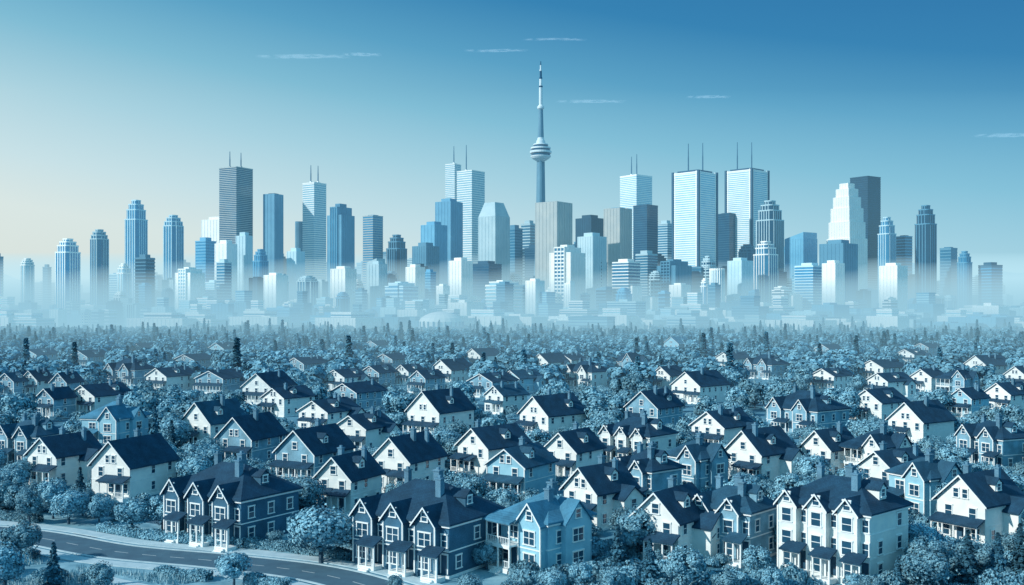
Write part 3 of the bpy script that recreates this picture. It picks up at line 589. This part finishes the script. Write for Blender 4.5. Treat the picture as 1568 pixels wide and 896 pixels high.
T=[ # a,b,top,d,shape,kind,frame,glass,fh
(337,386,258,2300,'flat','bands','t_tan','g_dark',5,'skyscraper',[(352,232),(369,234)]),
(464,499,281,2350,'flat','bands','t_white','g_pale',5.5,'skyscraper',[(476,253),(487,254)]),
(404,433,298,2300,'flat','grid','t_mid','g_dark',8,'office_tower',None),
(310,360,333,2450,'box','grid','t_white','g_pale',8,'office_tower',None),
(190,227,307,2250,'step2','piers','t_pale','g_mid',8,'skyscraper',None),
(248,283,330,2250,'round','piers','t_pale','g_mid',8,'skyscraper',None),
(136,168,352,2100,'round','piers','t_pale','g_mid',8,'apartment_tower',None),
(84,124,366,2000,'step2','piers','t_white','g_mid',7,'apartment_tower',None),
(30,54,396,2100,'round','piers','t_white','g_pale',7,'apartment_tower',None),
(502,542,313,2200,'bundle','piers','t_mid','g_mid',8,'skyscraper',None),
(556,586,331,2300,'flat','bands','t_tan','g_mid',5.5,'office_tower',None),
(590,625,360,2300,'step2','piers','t_mid','g_dark',7,'office_tower',None),
(645,684,340,2250,'box','grid','t_mid','g_dark',7,'office_tower',None),
(667,708,305,2350,'box','grid','t_mid','g_mid',7,'office_tower',None),
(682,706,252,2550,'flat','bands','t_white','g_pale',5.5,'skyscraper',[(695,224)]),
(700,742,263,2500,'flat','bands','t_white','g_pale',5.5,'skyscraper',[(714,222)]),
(733,780,311,2150,'slope','grid','t_pale','g_mid',7,'skyscraper',None),
(820,876,311,2050,'flat','grid','t_tan','g_dark',5.5,'office_tower',None),
(882,925,330,2350,'box','piers','t_dark','g_dark',8,'office_tower',None),
(925,967,320,2150,'flat','grid','t_tan','g_mid',6,'office_tower',None),
(950,998,270,2500,'flat','bands','t_white','g_pale',5.5,'skyscraper',[(967,240),(975,236)]),
(970,1007,315,2250,'flat','bands','t_dark','g_dark',6,'office_tower',None),
(1007,1032,338,2450,'box','bands','t_pale','g_mid',7,'office_tower',None),
(1031,1097,266,2100,'twin','bands','t_white','g_pale',5,'skyscraper',[(1054,220),(1076,219)]),
(1112,1176,263,2250,'twin','bands','t_white','g_pale',5,'skyscraper',[(1129,218),(1151,218)]),
(1095,1135,328,2250,'flat','bands','t_dark','g_dark',6,'office_tower',None),
(1156,1202,308,2050,'step2','piers','t_pale','g_dark',7,'skyscraper',None),
(1203,1250,357,2150,'wedge','piers','t_mid','g_mid',8,'office_tower',None),
(1268,1326,282,2150,'step','piers','t_white','g_mid',6,'skyscraper',None),
(1303,1347,272,2350,'flat','bands','t_dark','g_dark',5.5,'skyscraper',None),
(1343,1373,333,2300,'step2','piers','t_pale','g_mid',8,'office_tower',None),
(1373,1396,362,2400,'flat','bands','t_mid','g_dark',7,'office_tower',None),
(1400,1435,315,2200,'step2','piers','t_mid','g_dark',7,'skyscraper',None),
(1440,1465,380,2300,'flat','bands','t_mid','g_mid',7,'office_tower',None),(1465,1489,385,2200,'step2','piers','t_mid','g_mid',7,'office_tower',None),
(1500,1533,402,2200,'box','bands','t_dark','g_mid',7,'office_tower',None),
(1256,1312,368,2000,'box','grid','t_mid','g_dark',7,'office_tower',None),
(885,928,357,2000,'box','piers','t_pale','g_mid',7,'office_tower',None),(842,896,376,1900,'bundle','grid','t_white','g_mid',7,'apartment_tower',None),
(688,723,395,1850,'box','piers','t_white','g_pale',8,'apartment_tower',None),(938,980,397,1850,'box','balcony','t_white','g_mid',6,'apartment_tower',None),
(974,1006,384,1950,'box','balcony','t_pale','g_mid',6,'apartment_tower',None),(1007,1058,398,1900,'bundle','grid','t_mid','g_dark',7,'apartment_tower',None),
(1086,1110,412,1850,'cyl','bands','t_white','g_pale',7,'apartment_tower',None),(1115,1152,395,1900,'box','grid','t_pale','g_mid',7,'apartment_tower',None),
(1152,1193,370,1950,'step2','piers','t_white','g_mid',7,'apartment_tower',None),(1218,1262,403,1900,'box','balcony','t_pale','g_mid',6,'apartment_tower',None),
(1260,1292,399,1850,'box','grid','t_white','g_pale',7,'apartment_tower',None),(1348,1388,403,1850,'box','piers','t_white','g_mid',8,'apartment_tower',None),
(744,800,430,1800,'bundle','balcony','t_white','g_pale',6,'apartment_tower',None),(405,440,418,1850,'box','grid','t_white','g_pale',7,'apartment_tower',None),
(452,490,423,1850,'round','piers','t_pale','g_mid',7,'apartment_tower',None),(507,545,408,1850,'box','grid','t_white','g_mid',7,'apartment_tower',None),
(565,592,400,1900,'box','piers','t_pale','g_mid',7,'apartment_tower',None),(622,650,405,1900,'box','grid','t_white','g_pale',7,'apartment_tower',None),
(590,640,432,1850,'bundle','bands','t_pale','g_mid',7,'apartment_tower',None),(208,236,390,2000,'box','balcony','t_mid','g_dark',7,'apartment_tower',None),
(270,312,410,1900,'bundle','grid','t_white','g_pale',7,'apartment_tower',None),(330,362,368,2100,'box','grid','t_white','g_pale',7,'apartment_tower',None),
(300,330,364,2200,'box','bands','t_mid','g_mid',7,'office_tower',None),(362,386,356,2150,'box','piers','t_pale','g_mid',7,'apartment_tower',None),
(386,412,382,2100,'step2','piers','t_mid','g_mid',7,'office_tower',None),(452,464,340,2500,'cyl','bands','t_mid','g_dark',7,'office_tower',None),
(440,466,380,2200,'box','grid','t_pale','g_mid',7,'office_tower',None),(178,202,404,2100,'step2','piers','t_white','g_pale',7,'apartment_tower',None),
(332,354,397,1950,'box','balcony','t_pale','g_mid',6,'apartment_tower',None),(632,672,372,2150,'box','piers','t_mid','g_mid',7,'office_tower',None),
(722,768,400,2000,'box','bands','t_dark','g_dark',6,'office_tower',None),(776,800,345,2350,'box','bands','t_mid','g_mid',7,'office_tower',None),
(798,822,338,2450,'box','bands','t_pale','g_mid',7,'office_tower',None),(1040,1095,410,2000,'flat','bands','t_mid','g_mid',7,'office_tower',None),
(-12,4,388,2300,'box','bands','t_mid','g_mid',7,'office_tower',None),(66,78,405,2400,'box','bands','t_mid','g_mid',7,'office_tower',None)]
for t in T: tower(*t[:9],name=t[9],ant=t[10])
xs=[-20,100,200,300,400,500,650,800,950,1100,1250,1400,1480,1600]; es=[430,412,385,375,368,368,362,350,345,340,362,385,402,425]
def env(x): return float(np.interp(x,xs,es))
SH=['box','box','box','flat','step2','round','bundle','wedge','flat']
def fill(n,d0,d1,lo,hi,wlo,whi,wh,x0=-15,x1=1585):
    for i in range(n):
        x=x0+(x1-x0)*(i+random.uniform(.1,.9))/n; w=random.uniform(wlo,whi)
        top=env(x)+random.uniform(lo,hi)
        if (x<170) and random.random()<.35: continue
        fr=random.choice(wh); gl='g_dark' if fr=='t_dark' else random.choice(['g_mid','g_pale','g_mid','g_dark'])
        sh=random.choice(SH); kd=random.choice(['piers','grid']) if sh in('step2','round') else random.choice(['bands','piers','grid','balcony','bands','grid'])
        tower(x-w/2,x+w/2,min(top,474),random.uniform(d0,d1),sh,kd,fr,gl,random.uniform(5,7.5),random.choice(['office_tower','apartment_tower']))
fill(62,2500,2900,5,50,18,34,['t_mid','t_dark','t_mid','t_pale'])
fill(70,2100,2450,25,75,18,36,['t_pale','t_mid','t_mid','t_dark','t_dark'])
fill(66,1900,2080,50,95,16,30,['t_white','t_pale','t_mid','t_dark'])
fill(64,1700,1880,75,115,14,32,['t_white','t_pale','t_white','t_mid'])
def lowrise(n,d0,d1,hlo,hhi,wlo,whi):
    for i in range(n):
        x=-15+1600*(i+random.random())/n; d=random.uniform(d0,d1)
        if x<240 and d<1960 and d>1440: d=random.uniform(1960,2150)
        h=random.uniform(hlo,hhi); w=random.uniform(wlo,whi); B=MB(); dp=random.uniform(.4,.8)*w
        section(B,w,dp,0,h,random.choice(['bands','grid','piers']),4.2)
        B.box(-w*.2,w*.1,-dp*.2,dp*.3,h+.1,h+random.uniform(2,5),1)
        if random.random()<.4: section(B,w*.5,dp*.6,h,h*1.5,'bands',4)
        fr=random.choice(['t_white','t_white','t_pale','t_mid']); o=B.obj('low_rise_building',[M[random.choice(['g_mid','g_pale','g_pale'])],M[fr]])
        o.location=((x-CX)/F*d,d,0); o.rotation_euler=(0,0,theta(x,random.uniform(-12,12)))
lowrise(100,1560,1750,12,40,20,55); lowrise(50,1400,1560,9,20,30,85)
B=MB(); pr=[(30,0),(30,12),(27,17),(21,21),(13,24),(5,25.5),(.1,26)]
for i in range(len(pr)-1):
    for k in range(24):
        a0,a1=k*math.pi/12,(k+1)*math.pi/12; (r0,z0),(r1,z1)=pr[i],pr[i+1]
        B.face([(r0*math.cos(a0),r0*math.sin(a0),z0),(r0*math.cos(a1),r0*math.sin(a1),z0),(r1*math.cos(a1),r1*math.sin(a1),z1),(r1*math.cos(a0),r1*math.sin(a0),z1)],0)
for k in range(24):
    a0=k*math.pi/12; cyl(B,(30.6*math.cos(a0),30.6*math.sin(a0),0),(30.6*math.cos(a0),30.6*math.sin(a0),12.5),.9,.9,5,1)
o=B.obj('domed_arena',[M['t_white'],M['t_mid']]); o.location=((675-CX)/F*1380,1380,0)
# communications tower
B=MB(); d=2252; mp=d/F
def lathe(pr,n=28,mi=0):
    for i in range(len(pr)-1):
        (r0,z0),(r1,z1)=pr[i],pr[i+1]
        for k in range(n):
            a0,a1=2*math.pi*k/n,2*math.pi*(k+1)/n
            B.face([(r0*math.cos(a0),r0*math.sin(a0),z0),(r0*math.cos(a1),r0*math.sin(a1),z0),(r1*math.cos(a1),r1*math.sin(a1),z1),(r1*math.cos(a0),r1*math.sin(a0),z1)],mi)
zz=lambda y:HC+(Y0-y)*mp
lathe([(9,0),(7.2,100),(6.3,200),(5.8,zz(245))],12,2)
for k in range(3):
    a=2*math.pi*k/3+.5
    for z0,z1,w0,w1 in ((0,60,32,19),(60,150,19,13.5),(150,260,13.5,10.5),(260,zz(246),10.5,9)):
        ca,sa=math.cos(a),math.sin(a); n=len(B.v); t=2.8
        for z,w in ((z0,w0),(z1,w1)):
            for u,v in ((0,-t),(w,-t*.7),(w,t*.7),(0,t)): B.v.append((u*ca-v*sa,u*sa+v*ca,z))
        for q in range(4): j=(q+1)%4; B.f.append((n+q,n+j,n+4+j,n+4+q)); B.m.append(2)
lathe([(6,zz(248)),(13,zz(245.5)),(19,zz(243)),(22,zz(240.5)),(22.3,zz(239))],28,0)
lathe([(22.3,zz(239)),(21.0,zz(238.0)),(21.0,zz(235.4)),(23.4,zz(235))],28,1)
lathe([(23.4,zz(235)),(24.0,zz(233.6)),(23.6,zz(231.6)),(20.5,zz(231.4))],28,0)
lathe([(20.5,zz(231.4)),(20.5,zz(228.6)),(22,zz(228.4))],28,1)
lathe([(22,zz(228.4)),(21.8,zz(226)),(16,zz(225.6))],28,0); lathe([(16,zz(225.6)),(16,zz(222.8)),(17,zz(222.5))],28,1)
lathe([(17,zz(222.5)),(16,zz(220.8)),(10.5,zz(220)),(9.5,zz(216)),(7.6,zz(214)),(6.8,zz(211))],28,0)
lathe([(6.8,zz(211)),(5.8,zz(190)),(4.9,zz(168))],12,2)
lathe([(4.9,zz(168)),(7.4,zz(166.5)),(7.8,zz(164)),(6.2,zz(162.5)),(3.8,zz(160.5))],20,0)
lathe([(3.8,zz(160.5)),(3.7,zz(134))],12,0); lathe([(3.7,zz(134)),(4.4,zz(133.5)),(4.4,zz(131.8)),(3.1,zz(131.5))],12,1); lathe([(3.1,zz(131.5)),(2.9,zz(121))],10,0)
lathe([(3.4,zz(121)),(3.4,zz(118.5)),(2.5,zz(118.3)),(2.4,zz(109))],10,1); lathe([(2.4,zz(109)),(2.8,zz(108.8)),(2.8,zz(107)),(1.8,zz(106.8)),(1.6,zz(100))],10,0); lathe([(1.6,zz(100)),(1.2,zz(99.8)),(.8,zz(94)),(0,zz(93.8))],8,1)
o=B.obj('communications_tower',[mat('tower_cladding',(.62,.72,.76),(.5,.62,.68),.6,.05),M['g_dark'],mat('tower_concrete',(.11,.27,.37),(.08,.21,.31),.6,.05)]); o.location=((828-CX)/F*d,d,0)
# ---------------------------------------------------------------- clouds
m,nt,N_,L_,b=new_mat('cirrus'); out=N_['Material Output']; b.inputs['Base Color'].default_value=(.85,.9,.92,1); b.inputs['Roughness'].default_value=1
tc=N_.new('ShaderNodeTexCoord'); mp_=N_.new('ShaderNodeMapping'); mp_.inputs['Scale'].default_value=(3.5,1.5,1); nz=N_.new('ShaderNodeTexNoise'); nz.inputs['Scale'].default_value=2.2; nz.inputs['Detail'].default_value=8
L_.new(tc.outputs['Generated'],mp_.inputs[0]); L_.new(mp_.outputs[0],nz.inputs['Vector'])
sp=N_.new('ShaderNodeSeparateXYZ'); L_.new(tc.outputs['Generated'],sp.inputs[0])
def mth(op,a,b_=None):
    x=N_.new('ShaderNodeMath'); x.operation=op
    for i,v in enumerate((a,b_)):
        if v is None: continue
        if isinstance(v,(int,float)): x.inputs[i].default_value=v
        else: L_.new(v,x.inputs[i])
    return x.outputs[0]
ex=mth('MULTIPLY',mth('MULTIPLY',sp.outputs[0],mth('SUBTRACT',1,sp.outputs[0])),4); ey=mth('MULTIPLY',mth('MULTIPLY',sp.outputs[1],mth('SUBTRACT',1,sp.outputs[1])),4)
al=mth('MULTIPLY',mth('MULTIPLY',ex,mth('POWER',ey,3)),mth('MULTIPLY',mth('SUBTRACT',nz.outputs['Fac'],.38),1.8)); al=mth('MINIMUM',mth('MAXIMUM',al,0),.17)
tr=N_.new('ShaderNodeBsdfTransparent'); tl=N_.new('ShaderNodeBsdfTranslucent'); ad=N_.new('ShaderNodeAddShader'); mx=N_.new('ShaderNodeMixShader')
L_.new(b.outputs[0],ad.inputs[0]); L_.new(tl.outputs[0],ad.inputs[1]); L_.new(al,mx.inputs[0]); L_.new(tr.outputs[0],mx.inputs[1]); L_.new(ad.outputs[0],mx.inputs[2]); L_.new(mx.outputs[0],out.inputs['Surface'])
for (a,b2,y,th) in ((390,540,86,8),(525,585,83,6),(710,810,77,5),(850,960,155,6),(1050,1120,148,5),(1490,1600,207,8),(800,900,60,4)):
    z=1500; d=z/((Y0-y)/F)*.98; dp=th/F*d*d/z; mb=MB(); X0=(a-CX)/F*d; X1=(b2-CX)/F*d; nn=14
    for i in range(nn):
        x0=X0+(X1-X0)*i/nn; x1=X0+(X1-X0)*(i+1)/nn; w0=18*math.sin(i*.4+a); w1=18*math.sin((i+1)*.4+a)
        mb.face([(x0,d-dp/2+w0,z),(x1,d-dp/2+w1,z),(x1,d+dp/2+w1,z),(x0,d+dp/2+w0,z)])
    mb.obj('cirrus_cloud',[m])
# ---------------------------------------------------------------- self-glowing haze volumes
def volmat(name,col,dens):
    m=bpy.data.materials.new(name); m.use_nodes=True; N=m.node_tree.nodes; L=m.node_tree.links; N.remove(N['Principled BSDF']); out=N['Material Output']
    ab=N.new('ShaderNodeVolumeAbsorption'); ab.inputs['Color'].default_value=(0,0,0,1); ab.inputs['Density'].default_value=dens
    em=N.new('ShaderNodeEmission'); em.inputs['Color'].default_value=(*col,1); em.inputs['Strength'].default_value=dens  # volume emits its own colour in place of scattered daylight
    ad=N.new('ShaderNodeAddShader'); L.new(ab.outputs[0],ad.inputs[0]); L.new(em.outputs[0],ad.inputs[1]); L.new(ad.outputs[0],out.inputs['Volume']); return m
def haze(name,prof,x0,x1,col,dens,prof1=None):
    B=MB(); k=len(prof); prof1=prof1 or prof
    B.v=[(x0,y,z) for y,z in prof]+[(x1,y,z) for y,z in prof1]; B.f=[tuple(range(k)),tuple(range(2*k-1,k-1,-1))]+[(i,k+i,k+(i+1)%k,(i+1)%k) for i in range(k)]; B.m=[0]*len(B.f)
    B.obj(name,[volmat(name+'_glow',col,dens)])
haze('haze',[(260,-3),(2300,520),(6500,-3)],-6000,6000,(.26,.60,.79),.00010)
haze('haze',[(220,-2.5),(1000,60),(1900,-2.5)],-3000,3000,(.28,.56,.71),.00125)
haze('mist',[(1080,-2),(2500,165),(5000,-2)],-5000,5000,(.56,.85,.95),.0015)
haze('mist',[(800,-1.5),(2600,480),(4400,-1.5)],-4800,500,(1.0,.975,.88),.00085,[(2500,-1.5),(2600,5),(2700,-1.5)])  # cream emission puts a sun glow into the mist on the left
# ---------------------------------------------------------------- sun, sky, camera
sd=Vector((-.86,-.38,.54)).normalized()
sl=bpy.data.lights.new('sun','SUN'); sl.energy=4.3; sl.angle=math.radians(1.0); sl.color=(1,.965,.89); so=bpy.data.objects.new('sun',sl); sc.collection.objects.link(so); so.rotation_euler=(-sd).to_track_quat('-Z','Y').to_euler()
w=bpy.data.worlds.new('World'); sc.world=w; w.use_nodes=True; N=w.node_tree.nodes; L=w.node_tree.links; bg=N['Background']
sky=N.new('ShaderNodeTexSky'); sky.sky_type='NISHITA'; sky.sun_disc=False; sky.sun_elevation=math.asin(sd.z); sky.sun_rotation=math.atan2(sd.x,sd.y)
tc=N.new('ShaderNodeTexCoord'); sp=N.new('ShaderNodeSeparateXYZ'); L.new(tc.outputs['Generated'],sp.inputs[0])
ma=N.new('ShaderNodeMath'); ma.operation='MULTIPLY_ADD'; L.new(sp.outputs[0],ma.inputs[0]); ma.inputs[1].default_value=.17; L.new(sp.outputs[2],ma.inputs[2])
mr=N.new('ShaderNodeMapRange'); mr.inputs['From Min'].default_value=-.10; mr.inputs['From Max'].default_value=.40; L.new(ma.outputs[0],mr.inputs['Value'])
cr=N.new('ShaderNodeValToRGB'); L.new(mr.outputs[0],cr.inputs[0])
def lin(c): return tuple((x/255/12.92 if x/255<=.04045 else ((x/255+.055)/1.055)**2.4) for x in c)+(1,)
stops=[(-.05,(255,243,218)),(.015,(242,243,230)),(.06,(214,233,234)),(.12,(172,213,226)),(.175,(128,190,214)),(.23,(88,162,199)),(.29,(48,130,180)),(.38,(32,110,166))]
el=cr.color_ramp.elements
while len(el)<len(stops): el.new(.5)
for e,(t,c_) in zip(el,stops): e.position=(t+.10)/.5; e.color=lin(c_)
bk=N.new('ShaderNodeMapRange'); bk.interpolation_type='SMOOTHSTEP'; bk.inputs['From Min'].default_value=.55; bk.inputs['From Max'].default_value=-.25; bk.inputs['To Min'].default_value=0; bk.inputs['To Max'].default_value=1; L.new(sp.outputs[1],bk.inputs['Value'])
mb_=N.new('ShaderNodeMix'); mb_.data_type='RGBA'; L.new(bk.outputs[0],mb_.inputs['Factor']); L.new(cr.outputs[0],mb_.inputs[6]); mb_.inputs[7].default_value=lin((112,194,230))  # unseen sky behind the camera turned pale blue as added ambient fill
sk=N.new('ShaderNodeVectorMath'); sk.operation='SCALE'; sk.inputs['Scale'].default_value=.10; L.new(sky.outputs[0],sk.inputs[0])
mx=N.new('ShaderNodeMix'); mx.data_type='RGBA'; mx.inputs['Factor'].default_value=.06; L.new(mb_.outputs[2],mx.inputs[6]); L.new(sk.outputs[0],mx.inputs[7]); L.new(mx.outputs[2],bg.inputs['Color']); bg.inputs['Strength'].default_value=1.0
cam=bpy.data.cameras.new('camera'); cam.lens=36; cam.sensor_width=36; cam.shift_y=22/1568; cam.clip_end=80000; cam.clip_start=1
co=bpy.data.objects.new('camera',cam); sc.collection.objects.link(co); co.location=(0,0,HC); co.rotation_euler=(math.radians(90),0,0); sc.camera=co
sc.view_settings.view_transform='Standard'; sc.view_settings.look='None'; sc.view_settings.exposure=0
